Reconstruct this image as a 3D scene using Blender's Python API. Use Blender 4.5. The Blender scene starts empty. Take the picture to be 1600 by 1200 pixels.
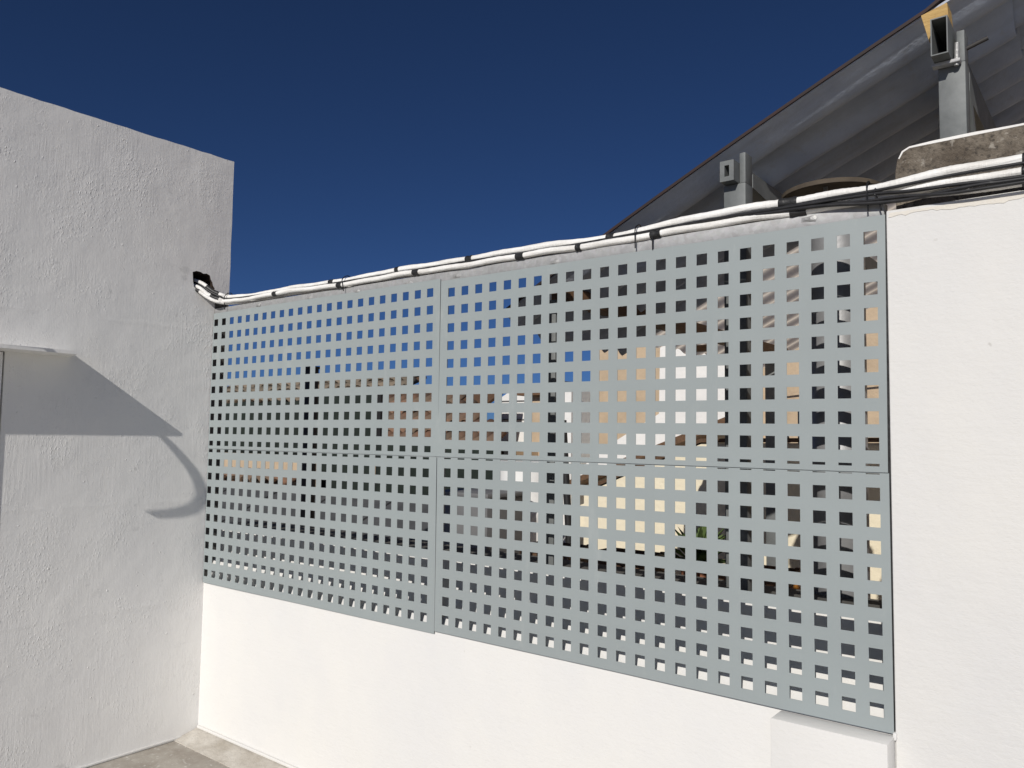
import bpy, bmesh, math, random
from mathutils import Vector, Matrix
random.seed(7)
S = bpy.context.scene
C = S.collection

# ------------------------------------------------------------------ camera
cd = bpy.data.cameras.new('camera'); cam = bpy.data.objects.new('camera', cd); C.objects.link(cam)
R0, R1, R2 = (0.78714, 0.61660, 0.01438), (-0.61602, 0.78482, 0.06766), (0.03044, -0.06211, 0.99760)
m = Matrix((R0, R2, [-v for v in R1])).transposed().to_4x4()      # right, up, back
m.translation = (3.5301, -2.1388, -0.5423)
cam.matrix_world = m
cd.sensor_width = 36.0; cd.lens = 1238.16 * 36 / 1600
cd.clip_start = 0.05; cd.clip_end = 2000
S.camera = cam
# ------------------------------------------------------------------ sky + sun
LDIR = Vector((-0.265, 1.0, -0.60)).normalized()                   # the way the sunlight travels
w = bpy.data.worlds.new('World'); S.world = w; w.use_nodes = True
nt = w.node_tree; nt.nodes.clear()
sky = nt.nodes.new('ShaderNodeTexSky'); sky.sky_type = 'NISHITA'; sky.sun_disc = False
sky.sun_elevation = math.asin(-LDIR.z)
sky.sun_rotation = math.atan2(-LDIR.x, -LDIR.y)
sky.altitude = 200; sky.air_density = 0.40; sky.dust_density = 0.8; sky.ozone_density = 10.0
bg = nt.nodes.new('ShaderNodeBackground'); bg.inputs['Strength'].default_value = 0.052
wo = nt.nodes.new('ShaderNodeOutputWorld')
nt.links.new(sky.outputs[0], bg.inputs[0]); nt.links.new(bg.outputs[0], wo.inputs[0])
sl = bpy.data.lights.new('sun', 'SUN'); sl.energy = 3.7; sl.angle = math.radians(0.40); sl.color = (1.0, 0.955, 0.89)
so = bpy.data.objects.new('sun', sl); C.objects.link(so)
so.rotation_euler = LDIR.to_track_quat('-Z', 'Y').to_euler(); so.location = (6, -12, 8)
S.view_settings.view_transform = 'Standard'; S.view_settings.look = 'None'
S.view_settings.exposure = 0.0; S.view_settings.gamma = 1.0
S.render.engine = 'CYCLES'

# ------------------------------------------------------------------ material helpers
class NT:
    def __init__(s, name):
        s.m = bpy.data.materials.new(name); s.m.use_nodes = True
        s.t = s.m.node_tree; s.n = s.t.nodes; s.l = s.t.links; s.n.clear()
        s.b = s.n.new('ShaderNodeBsdfPrincipled'); o = s.n.new('ShaderNodeOutputMaterial')
        s.l.new(s.b.outputs[0], o.inputs[0])
        s.tc = s.n.new('ShaderNodeTexCoord')
        s.co = s.tc.outputs['Object']
    def mp(s, scale, loc=(0, 0, 0), rot=(0, 0, 0)):
        n = s.n.new('ShaderNodeMapping'); s.l.new(s.co, n.inputs[0])
        n.inputs['Scale'].default_value = scale; n.inputs['Location'].default_value = loc; n.inputs['Rotation'].default_value = rot
        return n.outputs[0]
    def noise(s, vec, scale, detail=4, rough=.55, dist=0):
        n = s.n.new('ShaderNodeTexNoise'); s.l.new(vec, n.inputs['Vector'])
        n.inputs['Scale'].default_value = scale; n.inputs['Detail'].default_value = detail
        n.inputs['Roughness'].default_value = rough; n.inputs['Distortion'].default_value = dist
        return n.outputs['Fac']
    def vor(s, vec, scale, feature='F1'):
        n = s.n.new('ShaderNodeTexVoronoi'); s.l.new(vec, n.inputs['Vector']); n.feature = feature
        n.inputs['Scale'].default_value = scale
        return n.outputs['Distance']
    def ramp(s, f, a, b, lo=0., hi=1.):
        n = s.n.new('ShaderNodeMapRange'); n.clamp = True
        s.l.new(f, n.inputs[0])
        for i, v in enumerate((a, b, lo, hi)): n.inputs[1 + i].default_value = v
        return n.outputs[0]
    def math(s, op, a, b=None):
        n = s.n.new('ShaderNodeMath'); n.operation = op
        for i, v in enumerate((a, b)):
            if v is None: continue
            if isinstance(v, (int, float)): n.inputs[i].default_value = v
            else: s.l.new(v, n.inputs[i])
        return n.outputs[0]
    def mix(s, f, a, b):
        n = s.n.new('ShaderNodeMix'); n.data_type = 'RGBA'
        if isinstance(f, (int, float)): n.inputs[0].default_value = f
        else: s.l.new(f, n.inputs[0])
        for i, v in ((6, a), (7, b)):
            if isinstance(v, tuple): n.inputs[i].default_value = (*v, 1)
            else: s.l.new(v, n.inputs[i])
        return n.outputs[2]
    def rand(s):
        n = s.n.new('ShaderNodeObjectInfo'); return n.outputs['Random']
    def col(s, c):
        if isinstance(c, tuple): s.b.inputs['Base Color'].default_value = (*c, 1)
        else: s.l.new(c, s.b.inputs['Base Color'])
    def bump(s, h, dist=.004, strength=1.0):
        n = s.n.new('ShaderNodeBump'); n.inputs['Strength'].default_value = strength; n.inputs['Distance'].default_value = dist
        s.l.new(h, n.inputs['Height']); s.l.new(n.outputs[0], s.b.inputs['Normal'])
    def set(s, rough=.6, metal=0., spec=.5):
        if isinstance(rough, (int, float)): s.b.inputs['Roughness'].default_value = rough
        else: s.l.new(rough, s.b.inputs['Roughness'])
        s.b.inputs['Metallic'].default_value = metal; s.b.inputs['Specular IOR Level'].default_value = spec
        return s.m

MAT = {}
def simple(name, c, c2=None, scale=6, rough=.7, metal=0., bscale=0, bd=.001, stretch=(1, 1, 1), spec=.4, randmix=None):
    k = NT(name)
    v = k.mp(stretch)
    if c2: f = k.ramp(k.noise(v, scale, 6, .6), .32, .68); col = k.mix(f, c, c2)
    else: col = c
    if randmix:
        if isinstance(col, tuple): col = k.mix(0., col, col)
        col = k.mix(k.math('MULTIPLY', k.rand(), randmix[1]), col, randmix[0])
    k.col(col)
    if bscale: k.bump(k.noise(v, bscale, 5, .6), bd)
    MAT[name] = k.set(rough, metal, spec); return MAT[name]

# hand-applied render of the tall side wall: brush streaks, lumps, trowel ridges, rough patches
k = NT('rough_render')
base = k.mp((1, 1, 1))
streak = k.noise(k.mp((1, 95, 7)), 1.0, 5, .65)
streak2 = k.noise(k.mp((1, 230, 9)), 1.0, 3, .6)
patch = k.ramp(k.noise(base, 3.2, 5, .6), .46, .62)
grain = k.noise(k.mp((1, 1, .7)), 95, 4, .6)
rid = k.noise(k.mp((1, 2.2, .8)), 13, 5, .6, .4)
ridge = k.ramp(k.math('ABSOLUTE', k.math('SUBTRACT', rid, .5)), 0., .016, 1., 0.)
ridge = k.math('MULTIPLY', ridge, k.ramp(k.noise(base, 5.0, 2, .5), .50, .60))
lump = k.ramp(k.vor(k.mp((1, 1.2, 1)), 21), .03, .10, 1., 0.)
lump = k.math('MULTIPLY', lump, k.ramp(k.noise(k.mp((1, 1, 1), (3, 1, 5)), 4.5, 2, .5), .50, .58))
lump2 = k.ramp(k.vor(k.mp((1, 1.3, .8), (2, .4, .7)), 70), .10, .34, 1., 0.)
lump2 = k.math('MULTIPLY', lump2, patch)
h = k.math('MULTIPLY', k.math('MULTIPLY', streak, .34), k.ramp(k.noise(base, 2.6, 3, .5, .3), .42, .62, .12, 1.))
h = k.math('ADD', h, k.math('MULTIPLY', streak2, .07))
h = k.math('ADD', h, k.math('MULTIPLY', k.math('MULTIPLY', grain, .50), k.math('ADD', k.math('MULTIPLY', patch, .8), .25)))
h = k.math('ADD', h, k.math('MULTIPLY', ridge, .16))
h = k.math('ADD', h, k.math('MULTIPLY', lump, .85))
h = k.math('ADD', h, k.math('MULTIPLY', lump2, .30))
h = k.math('ADD', h, k.math('MULTIPLY', k.noise(base, 14, 3, .5), .42))
h = k.math('ADD', h, k.math('MULTIPLY', k.noise(base, 3.5, 2, .5), 1.5))
sx_ = k.n.new('ShaderNodeSeparateXYZ'); k.l.new(k.co, sx_.inputs[0])
wav = k.noise(k.mp((1, 1, .3)), 7, 4, .6)
msk = k.ramp(k.noise(k.mp((1, 1, .2), (0, 5, 0)), 4.5, 3, .5), .42, .58)
for z0 in (-.045, -.862, -1.33):
    d_ = k.math('ABSOLUTE', k.math('SUBTRACT', k.math('ADD', sx_.outputs[2], k.math('MULTIPLY', k.math('SUBTRACT', wav, .5), .03)), z0))
    h = k.math('ADD', h, k.math('MULTIPLY', k.math('MULTIPLY', k.ramp(d_, 0., .016, 1., 0.), msk), .16))
k.bump(h, .0034)
stain = k.ramp(k.noise(k.mp((1, 1, .55), (7, 2, 1)), 2.1, 6, .6), .40, .68)
c1 = k.mix(stain, (.83, .82, .795), (.77, .763, .75))
c1 = k.mix(k.math('MULTIPLY', k.ramp(k.noise(k.mp((1, 1, 1.2), (1, 9, 3)), 9, 4, .6), .66, .74), .35), c1, (.46, .46, .45))
k.col(c1); MAT['rough_render'] = k.set(.85, 0, .2)

# smoother white masonry paint
k = NT('white_paint')
base = k.mp((1, 1, 1))
h = k.math('ADD', k.math('MULTIPLY', k.noise(k.mp((1, 1, 1.6)), 70, 5, .65), .42), k.math('MULTIPLY', k.noise(k.mp((6, 6, 45)), 1.4, 4, .6), .30))
h = k.math('ADD', h, k.math('MULTIPLY', k.noise(base, 9, 4, .5), 1.1))
h = k.math('ADD', h, k.math('MULTIPLY', k.noise(base, 2.2, 2, .5), 2.5))
lump = k.ramp(k.vor(base, 17), .02, .055, 1., 0.)
lump = k.math('MULTIPLY', lump, k.ramp(k.noise(k.mp((1, 1, 1), (3, 1, 5)), 3.5, 2, .5), .56, .62))
h = k.math('ADD', h, k.math('MULTIPLY', lump, .7))
k.bump(h, .0026)
f = k.ramp(k.noise(k.mp((1, 1, .6)), 2.4, 5, .6), .35, .68)
c1 = k.mix(f, (.69, .68, .652), (.655, .651, .64))
c1 = k.mix(k.math('MULTIPLY', k.ramp(k.noise(k.mp((1, 1, 1), (4, 4, 4)), 30, 3, .5), .74, .80), .5), c1, (.42, .40, .37))
k.col(c1); MAT['white_paint'] = k.set(.8, 0, .25)

# grey powder-coated sheet
k = NT('grey_sheet_paint')
f = k.ramp(k.noise(k.mp((1, 1, 1)), 2.2, 5, .6), .35, .65)
c1 = k.mix(f, (.302, .340, .342), (.285, .322, .326))
dust = k.ramp(k.noise(k.mp((1, 1, .3), (2, 0, 0)), 11, 6, .65), .60, .80)
c1 = k.mix(k.ramp(k.noise(k.mp((1, 1, 1), (9, 0, 2)), .9, 2, .5), .38, .62), c1, (.288, .320, .323))
c1 = k.mix(k.math('MULTIPLY', dust, .28), c1, (.50, .51, .49))
spk = k.ramp(k.vor(k.mp((1, 1, 1)), 34), .010, .028, 1., 0.)
spk = k.math('MULTIPLY', spk, k.ramp(k.noise(k.mp((1, 1, 1), (5, 0, 5)), 6, 2, .5), .60, .64))
c1 = k.mix(k.math('MULTIPLY', spk, .7), c1, (.10, .10, .10))
k.col(c1)
h = k.math('ADD', k.math('MULTIPLY', k.noise(k.mp((1, 1, 1)), 3.2, 2, .4), 4.0), k.math('MULTIPLY', k.noise(k.mp((1, 1, 1)), 160, 3, .5), .03))
k.bump(h, .003); MAT['grey_sheet_paint'] = k.set(.52, 0, .4)

# galvanised steel
k = NT('galvanised')
v = k.mp((1, 1, 1))
sp = k.n.new('ShaderNodeTexVoronoi'); k.l.new(v, sp.inputs['Vector']); sp.inputs['Scale'].default_value = 95
f = k.ramp(k.noise(v, 22, 5, .6), .35, .68)
c1 = k.mix(f, (.27, .29, .31), (.33, .35, .37))
c1 = k.mix(.07, c1, sp.outputs['Color'])
hs = k.n.new('ShaderNodeHueSaturation'); hs.inputs['Saturation'].default_value = .12; k.l.new(c1, hs.inputs['Color'])
k.col(hs.outputs[0]); k.bump(k.noise(v, 60, 3, .5), .0006)
MAT['galvanised'] = k.set(k.ramp(k.noise(v, 18, 3, .5), .3, .7, .50, .70), .25, .4)

k = NT('weathered_concrete')
v = k.mp((1, 1, 1))
c1 = k.mix(k.ramp(k.noise(v, 9, 6, .65), .35, .66), (.115, .095, .075), (.27, .235, .19))
c1 = k.mix(k.ramp(k.noise(v, 90, 4, .6), .5, .72), c1, (.06, .052, .045))
c1 = k.mix(k.math('MULTIPLY', k.ramp(k.noise(v, 38, 3, .6), .62, .7), .7), c1, (.40, .37, .32))
k.col(c1); k.bump(k.math('ADD', k.noise(v, 70, 5, .7), k.noise(v, 12, 3, .5)), .008); MAT['weathered_concrete'] = k.set(.95, 0, .1)

k = NT('cement_floor')
v = k.mp((1, 1, 1))
c1 = k.mix(k.ramp(k.noise(v, 7, 6, .65), .35, .68), (.27, .24, .205), (.40, .375, .33))
c1 = k.mix(k.math('MULTIPLY', k.ramp(k.noise(v, 55, 4, .6), .60, .70), .55), c1, (.70, .69, .66))
k.col(c1); k.bump(k.noise(v, 60, 4, .6), .002); MAT['cement_floor'] = k.set(.62, 0, .4)

# fibre-cement sheets: bluish grey, water-stained troughs
k = NT('fibre_cement')
v = k.mp((1, 1, 1))
c1 = k.mix(k.ramp(k.noise(v, 5, 6, .65), .35, .68), (.42, .47, .56), (.54, .59, .67))
c1 = k.mix(k.math('MULTIPLY', k.ramp(k.noise(k.mp((1, 9, 1)), 2.2, 5, .6), .48, .66), .25), c1, (.22, .20, .18))
c1 = k.mix(k.math('MULTIPLY', k.ramp(k.noise(v, 34, 5, .6), .58, .7), .35), c1, (.42, .41, .40))
k.col(c1); k.bump(k.noise(v, 45, 5, .6), .0025); MAT['fibre_cement'] = k.set(.9, 0, .2)

def translucent_sheet(name, fac, c, c2):
    k = NT(name); v = k.mp((1, 1, 1))
    col = k.mix(k.ramp(k.noise(v, 5, 6, .65), .35, .68), c, c2); k.col(col); k.set(.8, 0, .2)
    k.bump(k.noise(v, 45, 5, .6), .002)
    tr = k.n.new('ShaderNodeBsdfTranslucent'); mx = k.n.new('ShaderNodeMixShader'); mx.inputs[0].default_value = fac
    k.l.new(col, tr.inputs['Color'])
    out = [n for n in k.n if n.type == 'OUTPUT_MATERIAL'][0]
    k.l.new(k.b.outputs[0], mx.inputs[1]); k.l.new(tr.outputs[0], mx.inputs[2]); k.l.new(mx.outputs[0], out.inputs[0])
    MAT[name] = k.m
translucent_sheet('fibreglass_grey', .84, (.95, .85, .72), (.88, .77, .64))
translucent_sheet('fibreglass', .95, (.98, .87, .72), (.90, .78, .63))
k = NT('pipe_foam')
v = k.mp((1, 1, 1))
c1 = k.mix(k.ramp(k.noise(k.mp((2, 6, 6)), 5, 6, .65), .40, .74), (.86, .855, .83), (.66, .64, .60))
k.col(c1)
k.bump(k.math('ADD', k.noise(k.mp((6, 60, 60)), 1.5, 4, .6), k.math('MULTIPLY', k.noise(k.mp((40, 8, 8)), 3, 3, .5), .6)), .004); MAT['pipe_foam'] = k.set(.55, 0, .4)

simple('black_tape', (.012, .012, .013), (.03, .03, .03), 40, .45, 0, 90, .0015)
simple('black_cable', (.014, .014, .015), (.03, .03, .032), 30, .42)
simple('dark_tie', (.01, .01, .011), None, 1, .4)
simple('maroon_paint', (.035, .016, .014), (.022, .016, .015), 14, .7)
simple('pale_wood', (.55, .37, .14), (.40, .25, .09), 12, .75, 0, 60, .002, (1, 3, 9))
simple('brown_wood', (.10, .055, .03), (.17, .095, .05), 5, .7, 0, 40, .002, (9, 1, 9), randmix=((.06, .035, .02), .6))
simple('tan_plaster', (.56, .435, .30), (.42, .325, .225), 3.0, .9, 0, 30, .006)
simple('cream_plaster', (.80, .73, .565), (.75, .675, .51), 1.6, .88, 0, 30, .005)
simple('white_plaster', (.80, .79, .76), (.72, .71, .69), 2.0, .88, 0, 30, .005)
simple('clay_tile', (.27, .14, .085), (.15, .10, .07), 7, .88, 0, 40, .004, randmix=((.13, .105, .075), .9))
simple('mossy_tile', (.17, .14, .105), (.09, .078, .06), 7, .92, 0, 40, .004, randmix=((.24, .19, .14), .8))
simple('shade_net', (.010, .016, .013), (.018, .026, .02), 9, .95, 0, 120, .004)
simple('dark_paint', (.012, .012, .013), (.02, .02, .021), 8, .6)
simple('tar_sheet', (.055, .058, .060), (.085, .088, .09), 5, .85, 0, 60, .003)
simple('grey_metal_box', (.13, .132, .135), (.165, .165, .165), 5, .6, 0, 30, .001)
simple('flue_metal', (.33, .335, .34), (.25, .25, .255), 14, .5, .3, 30, .001)
simple('white_plastic', (.80, .80, .78), (.72, .72, .70), 5, .5, 0, 40, .002)
simple('amber_glass', (.30, .13, .02), (.18, .07, .012), 8, .15, 0)
simple('leaf', (.06, .105, .03), (.10, .14, .04), 9, .6, 0, randmix=((.03, .06, .018), .8))
simple('bark', (.12, .085, .055), (.08, .055, .035), 20, .9)
simple('terracotta', (.42, .18, .095), (.33, .14, .08), 6, .85)
simple('patio_concrete', (.56, .50, .42), (.64, .58, .50), 3, .9, 0, 40, .003)
simple('ground_earth', (.23, .185, .13), (.30, .25, .18), .6, .95)
simple('weld_metal', (.42, .42, .41), (.28, .28, .28), 60, .45, .3, 120, .002)
simple('door_paint', (.80, .79, .77), (.75, .74, .72), 4, .6)
simple('wrought_iron', (.03, .03, .032), (.05, .045, .04), 30, .6)
simple('post_steel', (.135, .145, .145), (.185, .195, .195), 18, .6, .2, 50, .0006)
simple('shade_brown_steel', (.075, .06, .045), (.12, .095, .065), 14, .8, .1, 50, .001)  # dark brown metal; its darkness also stands in for shade under the cap
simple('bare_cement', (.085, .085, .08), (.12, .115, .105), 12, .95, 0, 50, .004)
simple('fillet_cement', (.36, .325, .275), (.56, .53, .48), 8, .85, 0, 50, .006)
simple('pale_cream', (.70, .66, .58), (.68, .65, .60), 12, .85, 0, 60, .002)
simple('shade_dark_brick', (.05, .032, .022), (.03, .02, .015), 30, .95, 0, 60, .006)  # brick, darkened to put the recess shade into its colour
simple('dark_glass', (.02, .024, .03), None, 1, .1)

# ------------------------------------------------------------------ object helpers
def mesh(name, vs, fs, mat, parent=None, smooth=False, loc=None):
    me = bpy.data.meshes.new(name); me.from_pydata([tuple(v) for v in vs], [], fs); me.validate(); me.update()
    bm = bmesh.new(); bm.from_mesh(me); bmesh.ops.recalc_face_normals(bm, faces=bm.faces); bm.to_mesh(me); bm.free()
    if mat: me.materials.append(MAT[mat])
    if smooth:
        for p in me.polygons: p.use_smooth = True
        if smooth is not True: me.set_sharp_from_angle(angle=math.radians(smooth))
    o = bpy.data.objects.new(name, me); C.objects.link(o)
    if loc: o.location = loc
    if parent: o.parent = parent
    return o
def tag(o, label=None, cat=None, group=None, kind=None):
    if label: o['label'] = label
    if cat: o['category'] = cat
    if group: o['group'] = group
    if kind: o['kind'] = kind
    return o
def empty(name, loc, label, cat, group=None):
    o = bpy.data.objects.new(name, None); C.objects.link(o); o.location = loc; o.empty_display_size = .1
    return tag(o, label, cat, group)
def child(o, parent):
    # vertices are written in world coordinates: shift under the parent's empty
    o.parent = parent; o.location = Vector(o.location) - Vector(parent.location); return o
BOXF = [(0, 1, 3, 2), (4, 6, 7, 5), (0, 4, 5, 1), (2, 3, 7, 6), (0, 2, 6, 4), (1, 5, 7, 3)]
def boxv(x0, x1, y0, y1, z0, z1):
    return [(x, y, z) for x in (x0, x1) for y in (y0, y1) for z in (z0, z1)]
def box(name, x0, x1, y0, y1, z0, z1, mat, parent=None, bevel=.0, seg=2):
    cx, cy, cz = (x0 + x1) / 2, (y0 + y1) / 2, z0
    vs = [(x - cx, y - cy, z - cz) for x, y, z in boxv(x0, x1, y0, y1, z0, z1)]
    o = mesh(name, vs, BOXF, mat)
    if bevel:
        bm = bmesh.new(); bm.from_mesh(o.data)
        bmesh.ops.bevel(bm, geom=bm.edges[:], offset=bevel, segments=seg, affect='EDGES', profile=.5)
        bm.to_mesh(o.data); bm.free()
        for p in o.data.polygons: p.use_smooth = True
        o.data.set_sharp_from_angle(angle=math.radians(40))
    o.location = (cx, cy, cz)
    if parent: child(o, parent)
    return o
def prism(name, pts, axis, a, b, mat, parent=None, sub=0, smooth=False):
    # extrude a 2-D polygon along an axis; pts are the two other coordinates in order
    def P(p, t):
        return {0: (t, p[0], p[1]), 1: (p[0], t, p[1]), 2: (p[0], p[1], t)}[axis]
    n = len(pts)
    vs = [P(p, a) for p in pts] + [P(p, b) for p in pts]
    fs = [tuple(range(n))[::-1], tuple(range(n, 2 * n))] + [(i, (i + 1) % n, n + (i + 1) % n, n + i) for i in range(n)]
    o = mesh(name, vs, fs, mat, smooth=smooth)
    if parent: child(o, parent)
    return o
def spline(pts, n):
    out = []
    P = [Vector(p) for p in pts]; P = [2 * P[0] - P[1]] + P + [2 * P[-1] - P[-2]]
    for i in range(1, len(P) - 2):
        for j in range(n):
            t = j / n; a, b, c, d = P[i - 1:i + 3]
            out.append(.5 * ((2 * b) + (c - a) * t + (2 * a - 5 * b + 4 * c - d) * t * t + (3 * b - a - 3 * c + d) * t ** 3))
    out.append(P[-2]); return out
def tube(name, path, rad, mat, parent=None, seg=14, wob=0.0, cap=True):
    path = [Vector(p) for p in path]; n = len(path)
    rf = rad if callable(rad) else (lambda t: rad)
    vs, fs = [], []
    up = Vector((0, 0, 1)); ph = random.random() * 9
    for i, p in enumerate(path):
        d = (path[min(i + 1, n - 1)] - path[max(i - 1, 0)]).normalized()
        if abs(d.dot(up)) > .97: up2 = Vector((0, 1, 0))
        else: up2 = up
        sx = d.cross(up2).normalized(); sy = sx.cross(d).normalized()
        for j in range(seg):
            a = 2 * math.pi * j / seg
            r = rf(i / (n - 1)) * (1 + wob * (math.sin(i * 2.3 + 3 * a + ph) * .5 + random.uniform(-.5, .5)))
            vs.append(p + r * (math.cos(a) * sx + math.sin(a) * sy))
    for i in range(n - 1):
        for j in range(seg):
            fs.append((i * seg + j, i * seg + (j + 1) % seg, (i + 1) * seg + (j + 1) % seg, (i + 1) * seg + j))
    if cap: fs += [tuple(range(seg))[::-1], tuple(range((n - 1) * seg, n * seg))]
    o = mesh(name, vs, fs, mat, smooth=50)
    if parent: child(o, parent)
    return o
def lathe(name, prof, cx, cy, mat, parent=None, seg=40):
    vs, fs = [], []; n = len(prof)
    for i in range(seg):
        a = 2 * math.pi * i / seg
        for r, z in prof: vs.append((cx + r * math.cos(a), cy + r * math.sin(a), z))
    for i in range(seg):
        for j in range(n - 1):
            fs.append((i * n + j, ((i + 1) % seg) * n + j, ((i + 1) % seg) * n + j + 1, i * n + j + 1))
    o = mesh(name, vs, fs, mat, smooth=35)
    if parent: child(o, parent)
    return o
def copy_tree(o, parent=None):
    c = o.copy(); C.objects.link(c); c.parent = parent
    for ch in o.children: copy_tree(ch, c)
    return c
def hollow_tube(name, x0, x1, z0, z1, y0, y1, t, mat, parent):
    # rectangular steel tube along Y, open at both ends
    o_, i_ = [(x0, z0), (x1, z0), (x1, z1), (x0, z1)], [(x0 + t, z0 + t), (x1 - t, z0 + t), (x1 - t, z1 - t), (x0 + t, z1 - t)]
    vs = [(x, y, z) for y in (y0, y1) for ring in (o_, i_) for x, z in ring]; fs = []
    for j in range(4):
        k2 = (j + 1) % 4
        fs += [(j, k2, 8 + k2, 8 + j), (4 + j, 12 + j, 12 + k2, 4 + k2), (j, 4 + j, 4 + k2, k2), (8 + j, 8 + k2, 12 + k2, 12 + j)]
    o = mesh(name, vs, fs, mat); return child(o, parent)

FL = -1.97                                                         # terrace floor level
# ================================================================== SETTING
g = mesh('ground', [(-400, -400, -4.2), (400, -400, -4.2), (400, 900, -4.2), (-400, 900, -4.2)], [(0, 1, 2, 3)], 'ground_earth'); tag(g, kind='structure')
f_ = box('terrace_floor', -.028, 7, -7, .006, FL - .3, FL, 'cement_floor'); tag(f_, kind='structure')
p_ = box('patio_floor', -.93, 9, .301, 12, -2.75, -1.65, 'patio_concrete'); tag(p_, kind='structure')
p_ = box('lower_yard', -20, -.931, .301, 12, -2.75, -2.6, 'ground_earth'); tag(p_, kind='structure')

# ---- tall side wall (plane x = -0.028), with the cable opening and the doorway
def side_wall():
    X0, X1 = -.028, -.30
    outer = [(-.905, FL), (.082, FL)]
    for i in range(1, 26): outer.append((.082 + random.uniform(-.0012, .0012), FL + 2.807 * i / 26))
    outer.append((.0815, .837))
    n = 90
    for i in range(1, n): outer.append((.0815 - 4.08 * i / n, .837 + random.uniform(-.0022, .0022)))
    outer += [(-4, .837), (-4, FL), (-1.85, FL), (-1.85, -.225), (-.905, -.225)]
    hole = [(-.118, .235), (-.098, .244), (-.075, .242), (-.062, .236), (-.045, .240), (-.027, .233), (-.022, .215), (-.012, .200), (-.008, .185), (.002, .172),
            (-.006, .150), (-.016, .135), (-.04, .136), (-.057, .141), (-.085, .150), (-.108, .164), (-.114, .19), (-.116, .21)]
    bm = bmesh.new(); edges = []
    for ring in (outer, hole):
        vs = [bm.verts.new((X0, y, z)) for y, z in ring]
        edges += [bm.edges.new((vs[i], vs[(i + 1) % len(vs)])) for i in range(len(vs))]
    bmesh.ops.triangle_fill(bm, use_beauty=True, edges=edges)
    be = [e for e in bm.edges if len(e.link_faces) == 1]
    r = bmesh.ops.extrude_edge_only(bm, edges=be)
    for v in [e for e in r['geom'] if isinstance(e, bmesh.types.BMVert)]: v.co.x = X1
    nb = [e for e in bm.edges if len(e.link_faces) == 1]
    bmesh.ops.triangle_fill(bm, use_beauty=True, edges=nb)
    bmesh.ops.recalc_face_normals(bm, faces=bm.faces)
    me = bpy.data.meshes.new('rendered_side_wall'); bm.to_mesh(me); bm.free(); me.materials.append(MAT['rough_render']); me.materials.append(MAT['shade_dark_brick'])
    for p in me.polygons:
        c_ = p.center
        if -.14 < c_.y < .02 and .12 < c_.z < .25 and abs(p.normal.x) < .5: p.material_index = 1
    o = bpy.data.objects.new('rendered_side_wall', me); C.objects.link(o)
    return tag(o, 'tall rough white rendered wall on the left with a broken cable opening', 'wall')
sw = side_wall()
# inside of the cable opening: near-black surfaces paint the shade in it
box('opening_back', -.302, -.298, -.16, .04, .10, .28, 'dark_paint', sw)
box('skirting_bead', -.028, -.020, -.88, .004, FL + .0005, FL + .012, 'white_paint', sw, .003)

rl = random.Random(5)
spots = [(-.79, -1.15), (-.70, -1.11), (-.42, -1.13), (-.30, -1.14), (-.36, -1.36), (-.52, -1.55), (-.83, -1.48), (-.62, -1.78), (-.25, -.98), (-.55, -.93), (-.16, -.30), (-.30, .08), (-.46, .30), (-.20, .42), (-.60, .52), (-.75, .22)]
spots += [(rl.uniform(-.9, .05), rl.uniform(-1.9, .8)) for _ in range(14)]
for y, z in spots:
    r = rl.uniform(.0016, .0036); hh = r * rl.uniform(.35, .65); vs, fs = [], []
    for a in range(8):
        th = math.pi * a / 4
        for b, (q1, q2) in enumerate(((1., 0.), (.8, .6), (.4, .92))): vs.append((-.0285 + hh * q2, y + r * q1 * math.cos(th), z + r * q1 * math.sin(th) * 1.3 - (r * .5 if math.sin(th) < -.5 else 0)))
    vs.append((-.0285 + hh, y, z))
    for a in range(8):
        n1 = (a + 1) % 8
        fs += [(a * 3, n1 * 3, n1 * 3 + 1, a * 3 + 1), (a * 3 + 1, n1 * 3 + 1, n1 * 3 + 2, a * 3 + 2), (a * 3 + 2, n1 * 3 + 2, 24)]
    o = mesh('plaster_lump', vs, fs, 'rough_render', smooth=True); o.parent = sw
# ---- parapet under the screen: plain face, mortar slope behind the sheets
prof = [(.006, FL - .6), (.006, -1.262), (.018, -1.235), (.036, -1.20), (.064, -1.135), (.084, -1.07), (.099, -1.003), (.107, -.985), (.30, -.985), (.30, -2.9), (.05, -2.9)]
vs, fs = [], []; NX = 60
for i in range(NX + 1):
    x = -.028 + (3.055 + .028) * i / NX
    for j, (y, z) in enumerate(prof): vs.append((x, y + (random.uniform(-.0009, .0009) if 1 < j < 7 else 0), z))
q = len(prof)
for i in range(NX):
    for j in range(q): fs.append((i * q + j, i * q + (j + 1) % q, (i + 1) * q + (j + 1) % q, (i + 1) * q + j))
fs += [tuple(range(q)), tuple(range(NX * q, NX * q + q))]
pw = mesh('parapet_wall', vs, fs, 'white_paint', smooth=30)
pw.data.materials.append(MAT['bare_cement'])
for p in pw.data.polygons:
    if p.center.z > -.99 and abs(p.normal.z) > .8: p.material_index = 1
tag(pw, 'low smooth white parapet wall beneath the perforated grey screen', 'wall')
box('plinth', 2.77, 3.05, -.073, .0055, FL - .1, -1.2525, 'white_paint', pw, .0035, 2)
mesh('base_fillet', [(-.027, -.115, FL), (3.05, -.135, FL), (-.027, -.115, FL + .004), (3.05, -.135, FL + .004), (-.027, .005, FL), (3.05, .005, FL), (-.027, .005, FL + .030), (3.05, .005, FL + .030)],
     [(0, 1, 3, 2), (2, 3, 7, 6), (6, 7, 5, 4), (4, 5, 1, 0), (0, 2, 6, 4), (1, 5, 7, 3)], 'fillet_cement', pw)
box('paint_bead', -.019, 2.77, -.006, .006, FL + .0305, FL + .043, 'white_paint', pw, .003)

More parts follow.
